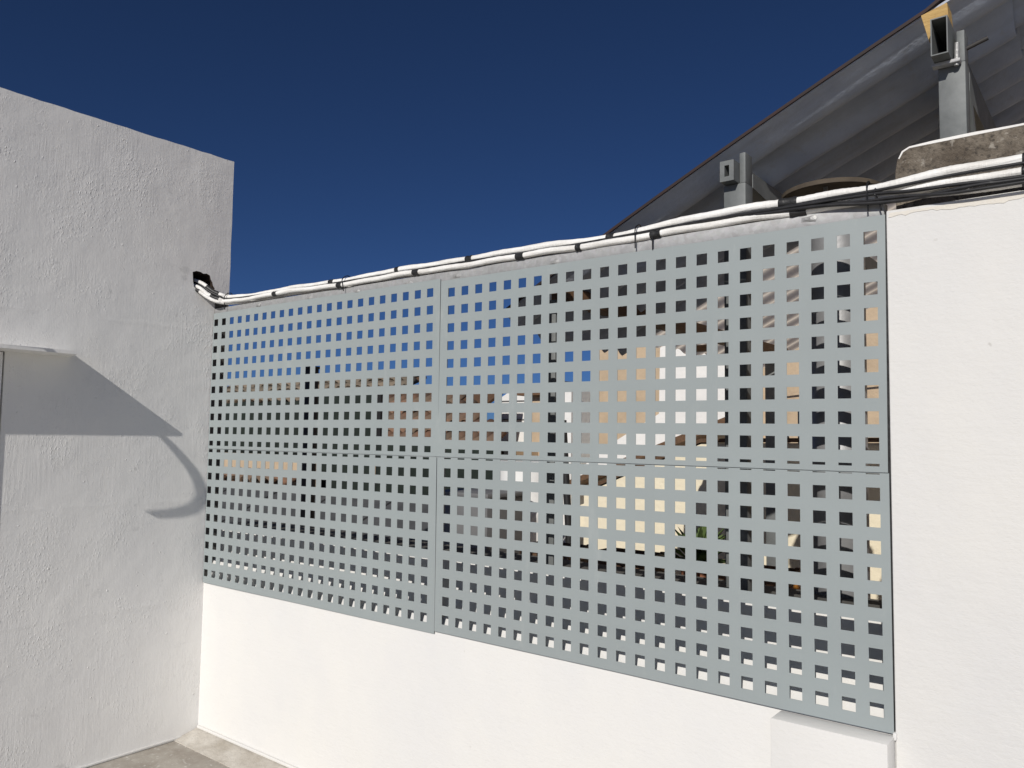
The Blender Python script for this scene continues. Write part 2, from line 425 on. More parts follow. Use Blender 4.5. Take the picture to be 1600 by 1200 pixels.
# ---- white pier on the right with its weathered concrete upstand
pr_ = box('white_pier', 3.0515, 7, -.002, .30, FL - .6, .046, 'white_paint', None, .0035, 3)
tag(pr_, 'tall white painted masonry pier at the right edge of the screen', 'wall')
bs = [(3.057, .0455), (7., .0455)]
for i in range(60, -1, -1): bs.append((3.057 + .6 * i / 60, .027 + .004 * math.sin(i * .21) + random.uniform(-.003, .003)))
o = prism('bare_plaster_strip', [(3.06, .0385), (6.9, .0385)] + [(6.9, .02)] + bs[2:], 1, -.0032, .01, 'pale_cream', pr_)
nb = 40
top = [(3.056, .048), (3.053, .12), (3.055, .175), (3.060, .205), (3.070, .224), (3.088, .233)]
for i in range(1, nb): top.append((3.088 + 3.9 * i / nb, .236 + random.uniform(-.0025, .0025)))
top += [(6.99, .236), (6.99, .048)]
cp = prism('concrete_upstand', top, 1, .095, .28, 'weathered_concrete')
tag(cp, 'stained brown concrete kerb block on top of the white pier', 'kerb block')
ud = prism('sunlit_edge', [(3.062, .207), (3.071, .2255), (3.089, .2345)] + [(3.089 + .6 * i / 12, .2375 + random.uniform(-.0015, .0015)) for i in range(1, 13)] + [(3.689, .234), (3.089, .230), (3.074, .222), (3.065, .206)], 1, .0945, .12, 'white_plaster', cp)  # white strip paints the sunlit top edge of the concrete

# ================================================================== PERFORATED SCREEN
scr = empty('perforated_screen', (1.51, .02, -1.25), 'grey sheet metal privacy screen punched with rows of square holes', 'screen')
P = .066; HS = .0165; MG = .0465
def sheet(name, ox, oz, rot, x_l, x_r, top_abs, bot_abs, partial):
    """one punched sheet; the grid rows are local to hole (1,1); the seam edges follow absolute heights"""
    xs = [x_l - ox]
    for c_ in range(23): xs += [c_ * P - HS, c_ * P + HS]
    xs.append(x_r - ox)
    rows = []                                                      # (zline functions) from top to bottom
    ab = lambda a: (lambda x: a - oz - rot * x)
    lo = lambda v: (lambda x: v)
    zl = [ab(top_abs)]; holes = []
    if partial == 'top':
        zl += [ab(top_abs - .0012), lo(P - HS)]; holes.append(1)
    for r_ in range(9):
        zl += [lo(-r_ * P + HS), lo(-r_ * P - HS)]; holes.append(len(zl) - 2)
    if partial == 'bottom':
        zl += [lo(-9 * P + HS), ab(-.601)]; holes.append(len(zl) - 2)
    zl.append(ab(bot_abs))
    T = .0016; nx, nz = len(xs), len(zl)
    sag = lambda x, z: .0022 * math.sin(2.1 * x + 3 * z + ox * 2) + .0007 * math.sin(7.3 * x - 5 * z)
    vid = {}; vs = []; fs = []
    def V(i, j, b):
        if (i, j, b) not in vid:
            x = xs[i]; z = zl[j](x)
            vid[(i, j, b)] = len(vs)
            vs.append((ox + x - rot * z - 1.51, sag(x, z) + b * T - .02, oz + z + rot * x + 1.25))
        return vid[(i, j, b)]
    solid = lambda i, j: 0 <= i < nx - 1 and 0 <= j < nz - 1 and not (j in holes and i % 2 == 1 and hole_ok(i, j))
    def hole_ok(i, j): return zl[j](xs[i]) - zl[j + 1](xs[i]) > .0015
    for i in range(nx - 1):
        for j in range(nz - 1):
            if not solid(i, j): continue
            fs.append((V(i, j, 0), V(i, j + 1, 0), V(i + 1, j + 1, 0), V(i + 1, j, 0)))
            fs.append((V(i, j, 1), V(i + 1, j, 1), V(i + 1, j + 1, 1), V(i, j + 1, 1)))
            for di, dj, a, b in ((-1, 0, (i, j), (i, j + 1)), (1, 0, (i + 1, j), (i + 1, j + 1)), (0, -1, (i, j), (i + 1, j)), (0, 1, (i, j + 1), (i + 1, j + 1))):
                if not solid(i + di, j + dj): fs.append((V(*a, 0), V(*b, 0), V(*b, 1), V(*a, 1)))
    me = bpy.data.meshes.new(name); me.from_pydata(vs, [], fs); me.validate()
    bm = bmesh.new(); bm.from_mesh(me); bmesh.ops.recalc_face_normals(bm, faces=bm.faces); bm.to_mesh(me); bm.free()
    me.materials.append(MAT['grey_sheet_paint'])
    o = bpy.data.objects.new(name, me); C.objects.link(o); o.parent = scr
    return o
SEAM = -.6165
sheet('sheet_panel', 0, 0, .0001, -.024, 1.5045, .0475, SEAM + .0009, 'bottom')
sheet('sheet_panel', 1.5608, -.0089, -.0055, 1.5072, 3.0485, .0375, SEAM + .0009, 'bottom')
sheet('sheet_panel', -.0033, -.6827, .0036, -.026, 1.5035, SEAM - .0009, -1.2575, 'top')
sheet('sheet_panel', 1.5575, -.6733, .0019, 1.5062, 3.0475, SEAM - .0009, -1.2475, 'top')
rail = box('frame_rail', -.024, 3.046, .0045, .044, .034, .0735, 'galvanised', scr, .004, 2)
box('frame_rail', 1.4905, 1.5205, .0045, .03, -.600, .0335, 'galvanised', scr)
box('frame_rail', 1.4905, 1.5205, .0045, .03, -1.24, -.617, 'galvanised', scr)
for i, (x, z) in enumerate(((.34, .055), (.72, .052), (1.03, .050), (1.33, .050), (1.58, .050), (2.02, .046), (2.86, .058))):
    vs, fs = [], []
    n = 9
    for a in range(n):
        for b in range(5):
            th = 2 * math.pi * a / n; r = .015 * b / 4 * random.uniform(.75, 1.2) * (1.5 if abs(math.cos(th)) > .6 else .8)
            vs.append((x + r * math.cos(th), .0042 - .0042 * (1 - (b / 4) ** 2) * random.uniform(.6, 1.2), z + r * math.sin(th) * .7))
    for a in range(n):
        for b in range(4): fs.append((a * 5 + b, a * 5 + b + 1, ((a + 1) % n) * 5 + b + 1, ((a + 1) % n) * 5 + b))
    wd = mesh('weld_spot', vs, fs, 'weld_metal', smooth=True)
    wd.parent = rail; wd.location = -(Vector(rail.location) + Vector(scr.location))
box('bare_strip', -.0275, -.0255, .006, .0805, -1.24, .10, 'bare_cement', sw)
box('gap_shade_strip', 3.0335, 3.0535, .0045, .045, -1.246, .0335, 'black_tape', scr)  # black strip standing in for the shaded gap beside the pier
box('frame_rail', 0.0, 1.490, .0045, .020, -.6175, -.6015, 'galvanised', scr)
box('frame_rail', 1.521, 3.033, .0045, .020, -.6175, -.6025, 'galvanised', scr)
box('foam_sealant', 3.046, 3.056, -.008, .012, -1.262, -1.243, 'white_paint', scr, .004, 2)

# ================================================================== PIPES AND CABLES ALONG THE TOP
UP = [(-.28, -.14, .255), (-.10, -.095, .212), (-.028, -.066, .187), (.02, -.040, .149), (.055, -.012, .130), (.10, .012, .119), (.303, .015, .112), (.549, .015, .111), (.86, .015, .108), (1.024, .015, .109), (1.323, .015, .110), (1.638, .015, .110), (1.915, .015, .108),
      (2.234, .015, .101), (2.36, .015, .108), (2.61, .015, .1165), (2.796, .015, .115), (2.915, .015, .117), (3.011, .015, .113), (3.131, .018, .119), (3.216, .02, .123), (3.347, .02, .122), (3.60, .02, .115), (4.2, .02, .11)]
LO = [(-.28, -.16, .225), (-.10, -.115, .186), (-.028, -.086, .165), (.02, -.058, .128), (.06, -.028, .107), (.124, -.006, .095), (.482, -.005, .094), (.927, -.002, .088), (1.2, .0, .087), (1.379, .0, .087), (1.671, .0, .085), (1.903, .0, .083), (2.162, .002, .083),
      (2.393, .004, .084), (2.619, .006, .084), (2.82, .006, .084), (2.921, .006, .084), (3.031, .006, .084), (3.135, -.002, .086), (3.218, -.004, .088), (3.348, -.006, .086), (3.6, -.006, .082), (4.2, 0, .08)]
TH = [(-.28, -.165, .205), (-.10, -.122, .172), (-.028, -.092, .150), (.02, -.066, .116), (.06, -.036, .094), (.11, .008, .0885), (.3, .030, .088), (.8, .032, .088), (1.6, .034, .0875), (2.4, .036, .0875), (3.0, .036, .0875), (3.13, .02, .076), (3.25, -.006, .064), (3.36, -.008, .0605), (3.7, -.006, .0605), (4.2, 0, .06)]
def at_x(path, x):
    for a, b in zip(path, path[1:]):
        if a.x <= x <= b.x:
            t = (x - a.x) / max(1e-6, b.x - a.x); return a.lerp(b, t), (b - a).normalized()
    return path[-1], Vector((1, 0, 0))
pipes = []
for ctrl, r0, r1, lab in ((UP, .0095, .0138, 'upper white foam insulated pipe running along the top of the screen'),
                          (LO, .0092, .0112, 'lower white insulated pipe resting on the galvanised top rail'),
                          (TH, .0078, .0100, 'thin white insulated pipe tucked behind the lower pipe')):
    pth = spline(ctrl, 14); ph_ = random.random() * 6
    for q_ in pth:
        if q_.x > .15: q_ += Vector((0, .0016 * math.sin(q_.x * 17 + ph_), .0022 * math.sin(q_.x * 9.5 + ph_) + .0013 * math.sin(q_.x * 27 + 2 * ph_)))
    e = tube('insulated_pipe', pth, (lambda t, a=r0, b=r1: a + (b - a) * min(1, t * 1.15)), 'pipe_foam', None, 16, .05)
    tag(e, lab, 'pipe', 'insulated pipes along the screen top'); pipes.append((e, pth, r0, r1))
def band(pi, x, ln, over=1.18):
    e, pth, r0, r1 = pipes[pi]
    pts = [at_x(pth, x + ln * (t / 6 - .5))[0] for t in range(7)]
    frac = min(1, (x + .2) / 4.4 * 1.15); r = (r0 + (r1 - r0) * frac) * over
    tube('tape_band', pts, lambda t: r * (1 + .05 * math.sin(9 * t)), 'black_tape', e, 16, .04)
for pi, x, ln in ((0, .02, .05), (0, .858, .03), (0, 1.637, .030), (0, 2.234, .028), (0, 2.80, .05), (0, 3.375, .06), (1, .045, .035), (1, .485, .03), (1, .93, .03), (1, 1.375, .032), (1, 1.88, .034), (1, 2.40, .034), (1, 2.83, .044), (1, 3.375, .06), (0, 1.26, .02), (1, 2.12, .02), (2, 3.375, .06), (2, -.03, .03)):
    band(pi, x, ln)
CABS = [([(2.66, .020, .103), (2.85, .0, .0935), (3.0, -.010, .078), (3.1, -.018, .071), (3.2, -.028, .058), (3.35, -.030, .056), (3.8, -.03, .055), (4.2, -.03, .055)], .0042, 'lowest black cable hanging over the pier edge'),
        ([(-.28, -.15, .25), (-.10, -.10, .205), (-.028, -.074, .178), (.02, -.050, .143), (.06, -.022, .121), (.11, .0, .1075), (.5, .006, .102), (.9, .004, .099), (1.3, .004, .098), (1.7, .004, .097), (2.1, .005, .0935), (2.5, .003, .100), (2.621, 0, .100), (2.822, -.008, .096), (3.02, -.012, .092), (3.107, -.02, .082), (3.219, -.022, .078), (3.348, -.022, .072), (3.8, -.02, .07), (4.2, -.02, .07)], .0046, 'black power cable between the upper and lower pipes'),
        ([(-.28, -.13, .24), (-.10, -.085, .20), (-.028, -.058, .172), (.02, -.032, .137), (.06, -.004, .119), (.11, .020, .105), (.6, .026, .101), (1.2, .026, .100), (1.8, .026, .099), (2.3, .026, .098), (2.7, .010, .1015), (2.9, -.004, .102), (3.05, -.012, .100), (3.2, -.014, .105), (3.348, -.014, .105), (3.8, -.01, .10), (4.2, -.01, .10)], .0042, 'black cable tucked right under the upper pipe'),
        ([(2.55, .012, .0985), (2.75, -.004, .090), (2.90, -.012, .083), (3.022, -.014, .068), (3.108, -.016, .0625), (3.193, -.024, .066), (3.273, -.026, .068), (3.349, -.024, .0655), (3.8, -.02, .06), (4.2, -.02, .06)], .0050, 'black cable sagging over the pier corner')]
for ctrl, r, lab in CABS:
    o = tube('black_cable', spline(ctrl, 12), r, 'black_cable', None, 10, .02); tag(o, lab, 'cable', 'black cables along the screen top')
def tie(x, z0, z1, lean, lab, zt=None):
    pts = [Vector((x, .034, z0 + .01)), Vector((x - .001, .028, z1 + .002)), Vector((x, .012, z1 + .006)), Vector((x + .001, -.008, z1 - .006)), Vector((x + .002, -.016, (z0 + z1) / 2)), Vector((x + .003 + lean * .5, -.014, z0 + .004)), Vector((x + .003 + lean, -.010, z0 - (.045 if zt is None else zt)))]
    o = tube('cable_tie', spline(pts, 5), .0021, 'dark_tie', None, 6); tag(o, lab, 'cable tie', 'cable ties around the pipes')
tie(.085, .085, .134, 0, 'thin dark cable tie where the pipes leave the left wall', .03)
tie(.955, .078, .118, .004, 'short dark cable tie at the left screen sheet', .022)
tie(2.335, .075, .119, -.003, 'dark cable tie above the corrugated roof tip', .028)
tie(3.008, .072, .128, .000, 'dark cable tie near the right end of the top rail', .022)
tie(3.026, .072, .108, .014, 'slanting dark cable tie at the corner of the white pier', .026)
o = tube('cable_tie', [(2.393, -.006, .078), (2.393, -.007, .058), (2.392, -.004, .036)], .0021, 'dark_tie', None, 6); tag(o, 'loose dark tie tail hanging below a tape band on the rail', 'cable tie', 'cable ties around the pipes')

# ================================================================== DOOR CANOPY SLAB, DOOR, UNSEEN SHADOW CASTER (left edge of the view)
sb = mesh('canopy_slab', [(-.029, -1.95, -.226), (.119, -1.95, -.226), (.119, -.690, -.226), (-.029, -.655, -.226), (-.029, -1.95, -.206), (.119, -1.95, -.210), (.119, -.690, -.212), (-.029, -.655, -.206)],
          [(0, 1, 2, 3), (4, 5, 6, 7), (0, 1, 5, 4), (1, 2, 6, 5), (2, 3, 7, 6), (3, 0, 4, 7)], 'rough_render')
tag(sb, 'thin white plaster slab jutting from the left wall over the door', 'canopy')
dr = empty('door', (-.06, -1.37, FL), 'white door at the far left edge under the plaster slab', 'door')
box('door_leaf', -.10, -.045, -1.83, -.935, FL + .01, -.25, 'door_paint', dr, .004)
box('door_jamb', -.12, -.020, -.9335, -.9135, FL + .001, -.2285, 'door_paint', dr, .003)
box('door_jamb', -.12, -.020, -1.849, -1.832, FL + .001, -.2285, 'door_paint', dr, .003)
# unseen curved bar, made up to cast the hooked shadow on the wall
hk = [(0.253, -1.325, 0.107), (0.253, -1.305, 0.088), (0.253, -1.245, 0.034), (0.253, -1.19, -0.023), (0.253, -1.14, -0.079), (0.253, -1.1, -0.144), (0.253, -1.082, -0.209), (0.253, -1.11, -0.256), (0.253, -1.17, -0.276), (0.253, -1.24, -0.283), (0.253, -1.31, -0.282), (0.253, -1.338, -0.278)]
pth = spline(hk, 6); vs, fs = [], []; n = len(pth)
for i, p in enumerate(pth):
    d = (pth[min(i + 1, n - 1)] - pth[max(i - 1, 0)]).normalized(); nn = Vector((0, -d.z, d.y))
    t = i / (n - 1); wd = .008 + .020 * math.sin(math.pi * min(1, max(0, (t - .02) / .96))) ** .8
    if t > .93: wd *= (1 - t) / .07 * .8 + .2
    for sx in (-.006, .006):
        for sg in (-.5, .5): vs.append(p + Vector((sx, 0, 0)) + nn * wd * sg)
for i in range(n - 1):
    a, b = i * 4, i * 4 + 4
    fs += [(a, a + 1, b + 1, b), (a + 2, b + 2, b + 3, a + 3), (a, b, b + 2, a + 2), (a + 1, a + 3, b + 3, b + 1)]
fs += [(0, 2, 3, 1), ((n - 1) * 4, (n - 1) * 4 + 1, (n - 1) * 4 + 3, (n - 1) * 4 + 2)]
ik = empty('hook_shadow_caster', (.1, -1.37, -.206), 'unseen curved bar made up to cast the hooked wall shadow', 'shadow caster')
child(mesh('hook_bar', vs, fs, 'wrought_iron', smooth=40), ik)
tube('strut', [(.253, -1.325, .105), (.175, -1.475, -.052), (.095, -1.63, -.212)], .008, 'wrought_iron', ik, 8)

# ================================================================== NEIGHBOUR'S CORRUGATED CANOPY
cn = empty('corrugated_canopy', (2.6, 1.3, -1.65), 'grey corrugated fibre cement lean-to roof on steel posts behind the screen', 'canopy')
zr = lambda x: .2994 + .4775 * (x - 2.4) - .035 * (x - 2.4) ** 2
PT = .156
def roof_sheet(x0, x1, y0, nc, lift, mat='fibre_cement'):
    nx, ny = 14, nc * 18
    vs, fs = [], []
    for s_ in (0, 1):
        for i in range(nx + 1):
            x = x0 + (x1 - x0) * i / nx
            for j in range(ny + 1):
                y = y0 + PT * nc * j / ny; ph = 2 * math.pi * (y - .2) / PT
                u_ = ((y - .2) / PT + .10) % 1.0; wv = .5 * math.cos(math.pi * u_ / .78) if u_ < .78 else (-.5 + (1 - math.cos(math.pi * (u_ - .78) / .22)) / 2); wv = (wv - .5) * (.048 if (y - .2) / PT + .10 < 1 else .085) + .030 if mat == 'fibre_cement' else -.0095 * math.cos(2 * math.pi * u_) + .004
                vs.append((x, y, zr(x) + lift + wv - (.034 if mat == 'fibre_cement' else .022) + .007 * s_ + .003 * math.sin(3 * x + y * 2)))
    N = (nx + 1) * (ny + 1); thin = mat != 'fibre_cement'
    for i in range(nx):
        for j in range(ny):
            a = i * (ny + 1) + j; b = a + ny + 1
            fs += [(a, b, b + 1, a + 1)] if thin else [(a, b, b + 1, a + 1), (N + a, N + a + 1, N + b + 1, N + b)]
    for i in range(0 if thin else nx):
        for j in (0, ny):
            a = i * (ny + 1) + j; b = a + ny + 1; fs.append((a, b, N + b, N + a))
    for j in range(0 if thin else ny):
        for i in (0, nx):
            a = i * (ny + 1) + j; fs.append((a, a + 1, N + a + 1, N + a))
    if thin: vs = vs[:N]
    return child(mesh('roof_sheet', vs, fs, mat, smooth=50), cn)
for c0, nc_, lf_, mt_ in ((0, 6, .010, 'fibre_cement'), (6, 5, .0182, 'fibreglass_grey'), (11, 6, .0264, 'fibreglass')):
    roof_sheet(1.655, 3.30, .2 + c0 * PT, nc_, lf_, mt_)
    roof_sheet(3.16, 4.9, .2 + c0 * PT, nc_, lf_ + .026, 'fibre_cement')
# maroon flashing along the near edge
vs, fs = [], []
for i in range(25):
    x = 1.65 + 3.2 * i / 24; z = zr(x) + .026 + (.026 if x > 3.2 else 0)
    vs += [(x, .190, z - .018), (x, .190, z - .008), (x, .24, z - .006), (x, .24, z - .009)]
for i in range(24):
    a, b = i * 4, i * 4 + 4
    for j in range(4): fs.append((a + j, b + j, b + (j + 1) % 4, a + (j + 1) % 4))
fs += [(0, 1, 2, 3), (96, 97, 98, 99)]
child(mesh('edge_flashing', vs, fs, 'maroon_paint'), cn)
# steel: posts, purlins, braces
def post(x0, x1, y0, y1, zb, zt, tab):
    o = box('post', x0, x1, y0, y1, zb, zt, 'post_steel', cn, .003)
    if tab:
        t_ = box('post_tab', x1 - .020, x1 - .001, y0 + .003, y1 - .003, zt + .0005, zt + tab, 'post_steel', None, .002)
        t_.parent = o; t_.location = Vector(t_.location) - Vector(o.location) - Vector(cn.location)
    return o
post(3.150, 3.214, .155, .215, .236, .455, .085)
post(2.552, 2.622, .155, .215, -1.65, .245, .095)
post(1.850, 1.912, .170, .230, -1.65, -.045, 0)
post(1.862, 1.922, 2.35, 2.41, -1.65, -.045, 0)
post(3.150, 3.214, 2.35, 2.41, -1.65, .455, 0)
hollow_tube('purlin', 3.146, 3.186, .457, .556, .085, 2.55, .003, 'post_steel', cn)
hollow_tube('purlin', 2.556, 2.600, .2465, .310, .118, 2.55, .0145, 'post_steel', cn)
box('eave_beam', 1.845, 1.925, .235, 2.56, -.0445, .012, 'brown_wood', cn, .004)
prism('wood_block', [(3.116, .598), (3.178, .614), (3.182, .5575), (3.1455, .5575), (3.1415, .525), (3.134, .522)], 1, .135, .20, 'pale_wood', cn)
box('clamp_plate', 3.140, 3.206, .128, .152, .446, .4555, 'galvanised', cn, .002)
tube('clamp_bolt', [(3.196, .140, .44), (3.198, .14, .50)], .006, 'weld_metal', cn, 8)
tube('purlin_bolt', [(3.21, .19, .50), (3.262, .19, .515)], .006, 'wrought_iron', cn, 8)
def brace(a, b, w_):
    a, b = Vector(a), Vector(b); d = (b - a).normalized(); nn = Vector((-d.z, 0, d.x)) * w_ / 2
    return prism('brace', [((a + nn).x, (a + nn).z), ((b + nn).x, (b + nn).z), ((b - nn).x, (b - nn).z), ((a - nn).x, (a - nn).z)], 1, a.y, a.y + .04, 'shade_brown_steel', cn)
def brace2(x0, x1, a, b, w_):
    (ya, za), (yb, zb) = a, b
    return prism('brace', [(ya, za), (yb, zb), (yb, zb - w_), (ya, za - w_)], 0, x0, x1, 'post_steel', cn)
brace2(2.590, 2.622, (.2155, .285), (.62, .245), .042)
brace2(3.185, 3.2145, (.2155, .445), (.46, .10), .05)
for y in (.9, 1.7): box('batten', 1.70, 1.80, y, y + .06, -.075, -.045, 'brown_wood', cn)

# flue pipe with a flat rain cap, close behind the screen
fp = empty('flue_pipe', (2.838, .328, -1.65), 'grey metal flue pipe with a flat round rain cap behind the screen', 'flue pipe')
lathe('pipe_shaft', [(0, -1.65), (.078, -1.65), (.078, -.62), (.081, -.615), (.081, -.56), (.078, -.555), (.078, .105), (.082, .108), (.082, .122), (.074, .122), (.074, -.2), (0, -.2)], 2.838, .328, 'flue_metal', fp)
lathe('rain_cap', [(0, .228), (.138, .222), (.146, .218), (.146, .206), (.140, .205), (.139, .214), (0, .220)], 2.826, .328, 'shade_brown_steel', fp)
for a in (.4, 2.5, 4.6): box('cap_stay', 2.838 + .0755 * math.cos(a) - .006, 2.838 + .0755 * math.cos(a) + .006, .328 + .0755 * math.sin(a) - .003, .328 + .0755 * math.sin(a) + .003, .10, .217, 'flue_metal', fp)

# ================================================================== YARD AND HOUSES BEYOND (seen through the holes)
# cream boundary house wall with outside stair
hs = empty('cream_house', (1.5, 5, -1.65), 'cream rendered house front behind the canopy with a white outside stair', 'house')
prism('wall', [(-1.05, -1.65), (-1.05, -1.03), (.78, -.33), (.78, -1.65)], 1, 4.8, 8.0, 'cream_plaster', hs)
box('wall', .782, 7.0, 4.79, 8.0, -1.65, 1.6, 'tan_plaster', hs)
prism('stair_wall', [(-.90, -.965), (-.90, -.90), (-.416, -.565), (-.138, -.411), (.06, -.30), (.075, .60), (.75, .60), (.75, -.325)], 1, 4.50, 4.79, 'white_plaster', hs)
prism('stair_shadow', [(-.93, -1.02), (-.93, -.967), (.75, -.327), (.75, -.40)], 1, 4.44, 4.785, 'brown_wood', hs)  # brown strip stands in for the shadow under the stair
wnd = box('window', 1.25, 1.75, 4.765, 4.789, -.75, -.25, 'dark_glass', hs)
box('corner_pillar', -1.30, -1.052, 4.7, 5.2, -1.65, .02, 'white_plaster', hs)
o = tube('overhead_wire', spline([(-1.2, 4.6, .05), (.4, 4.55, -.08), (1.3, 4.6, -.03), (2.6, 4.65, .05)], 10), .008, 'black_cable', None, 6); tag(o, 'thin dark wire sagging across the tan house front', 'wire', 'wires on the house front')
o = tube('overhead_wire', spline([(1.02, 4.6, .0), (1.14, 4.62, -.25), (1.22, 4.65, -.55)], 10), .008, 'black_cable', None, 6); tag(o, 'short dark wire dropping down the tan house front', 'wire', 'wires on the house front')

yw = empty('yard_wall', (1.8, 2.75, -1.65), 'cream yard wall with a sloping top, half shaded by the canopy', 'wall')
prism('wall', [(.43, -1.65), (.43, -.93), (1.33, -.56), (3.13, -.53), (3.13, -1.65)], 1, 2.66, 2.80, 'cream_plaster', yw)
prism('coping', [(.42, -.9255), (1.327, -.5545), (3.135, -.5245), (3.135, -.500), (1.325, -.530), (.42, -.901)], 1, 2.64, 2.82, 'brown_wood', yw)
# taller tan building behind
tb = empty('tan_building', (-2, 9, -4), 'tan plastered block rising behind the cream house', 'building')
box('wall', -4.38, -2.962, 8.3, 13, -4.2, .15, 'tan_plaster', tb)
box('wall', -2.96, 2.6, 8.2, 13, -4.2, 1.3, 'tan_plaster', tb)
box('roof_edge', -4.45, -2.97, 8.15, 8.9, .151, .205, 'brown_wood', tb)
wh = empty('white_house', (-5.6, 10, -4), 'far white house with a small gable left of the tan block', 'house')
prism('gable_wall', [(-5.70, -4.2), (-5.70, .20), (-5.28, .42), (-4.45, .15), (-4.45, -4.2)], 1, 9.3, 12, 'white_plaster', wh)
for z in (.12, -.05, -.22): box('siding_line', -5.69, -4.46, 9.285, 9.2995, z, z + .02, 'grey_metal_box', wh)

# tiled houses
def barrel(r, L, t=.012, seg=7):
    vs, fs = [], []
    for y, s_ in ((0, 1.0), (L, .86)):
        for rr in (r, r - t):
            for i in range(seg + 1):
                a = math.pi * i / seg; vs.append((rr * s_ * math.cos(a), y, rr * s_ * math.sin(a) * .8))
    n = seg + 1
    for i in range(seg):
        fs += [(i, i + 1, 2 * n + i + 1, 2 * n + i), (n + i, 3 * n + i, 3 * n + i + 1, n + i + 1), (i, n + i, n + i + 1, i + 1), (2 * n + i, 2 * n + i + 1, 3 * n + i + 1, 3 * n + i)]
    fs += [(0, 2 * n, 3 * n, n), (seg, n + seg, 3 * n + seg, 2 * n + seg)]
    return vs, fs
def tile_mesh(name, mat, r, L):
    vs, fs = barrel(r, L); me = bpy.data.meshes.new(name); me.from_pydata(vs, [], fs); me.materials.append(MAT[mat])
    for p in me.polygons: p.use_smooth = True
    return me
def tiled_roof(par, me, x0, x1, y0, z0, y1, z1, pitch, step, hip=0.0, seed=1):
    rnd = random.Random(seed)
    ln = math.hypot(y1 - y0, z1 - z0); ang = math.atan2(z1 - z0, y1 - y0); cnt = 0
    rows_ = int(ln / step)
    prism('roof_deck', [(y0, z0 - .05), (y1, z1 - .05), (y1, z1 - .0), (y0, z0 - .0)], 0, x0, x1 - hip * .5, 'brown_wood', par)
    for r_ in range(rows_):
        s_ = r_ * step; xe = x1 - hip * r_ / rows_
        k_ = 0; x = x0
        while x < xe:
            o = bpy.data.objects.new('roof_tile', me); C.objects.link(o)
            o.location = Vector((x + rnd.uniform(-.01, .01), y0 + s_ * math.cos(ang), z0 + s_ * math.sin(ang) + .012 + .012 * (r_ % 2) * .2)) - Vector(par.location)
            o.rotation_euler = (ang - .05 + rnd.uniform(-.02, .02), rnd.uniform(-.06, .06), rnd.uniform(-.05, .05)); o.parent = par
            x += pitch; cnt += 1
    return cnt
tmA = tile_mesh('clay_roof_tile', 'clay_tile', .115, .46); tmB = tile_mesh('mossy_roof_tile', 'mossy_tile', .15, .55)
hb = empty('tiled_house', (-6, 8, -4), 'house with a terracotta barrel tile roof left of the white house', 'house')
box('wall', -8.6, -4.1, 7.1, 10, -4.2, -.72, 'tan_plaster', hb)
c1_ = tiled_roof(hb, tmA, -8.6, -3.8, 6.7, -.70, 8.6, .32, .235, .36, 2.4, 3)
ha = empty('old_tiled_house', (-11, 11, -4), 'low old house with grey mossy tile roof at far left', 'house')
box('wall', -16, -8.9, 9.4, 12.6, -4.2, .12, 'tan_plaster', ha)
c2_ = tiled_roof(ha, tmB, -16, -8.6, 9.0, .16, 10.6, .80, .32, .42, .6, 5)

# dark netting on posts; near-black right-hand net stands in for a shadow void
nf = empty('shade_net_fence', (-3.9, 4.0, -2.6), 'black green netting fence, partly painted shade, standing before the tiled houses', 'fence')
def net(x0, x1, y, z0, z1):
    nx, nz = 24, 8; vs = []; fs = []
    for i in range(nx + 1):
        for j in range(nz + 1):
            x = x0 + (x1 - x0) * i / nx; z = z0 + (z1 - z0) * j / nz
            sag = .03 * math.sin(i / nx * math.pi * 4) ** 2 * (j / nz)
            vs.append((x, y + .03 * math.sin(3 * x + 2 * z), z - sag))
    for i in range(nx):
        for j in range(nz):
            a = i * (nz + 1) + j; b = a + nz + 1; fs.append((a, b, b + 1, a + 1))
    o = mesh('net', vs, fs, 'shade_net', smooth=True); md = o.modifiers.new('thickness', 'SOLIDIFY'); md.thickness = .006
    return child(o, nf)
net(-7.2, -4.55, 4.05, -.80, -.10); net(-4.5, -3.3, 4.02, -1.4, -.02); net(-3.25, -1.42, 4.0, -1.4, -.60)
for x, zt in ((-7.2, -.05), (-5.9, -.05), (-4.52, .0), (-3.28, .0), (-2.3, -.57), (-1.43, -.57)): box('fence_post', x - .03, x + .03, 4.07, 4.12, -2.6, zt, 'dark_paint', nf)
box('bottom_rail', -7.2, -1.43, 4.055, 4.068, -1.42, -1.36, 'dark_paint', nf)

# low tan wall with terracotta coping
lw = empty('low_garden_wall', (-4.6, 3.6, -2.6), 'low tan garden wall with terracotta coping tiles at left', 'wall')
box('wall', -6.4, -4.02, 3.62, 3.80, -2.6, -.86, 'tan_plaster', lw)
for i in range(12):
    o = bpy.data.objects.new('coping_tile', tmA); C.objects.link(o); o.parent = lw
    o.location = Vector((-6.3 + i * .2, 3.30, -1.12)) - Vector(lw.location); o.rotation_euler = (.25, 0, 0)
dp = empty('dark_post', (-.43, .9, -1.65), 'dark square post just behind the left screen sheets', 'post')
box('shaft', -.462, -.392, .88, .94, -1.65, -.14, 'dark_paint', dp, .004); box('post_cap', -.472, -.382, .87, .95, -.1395, -.125, 'dark_paint', dp, .003)

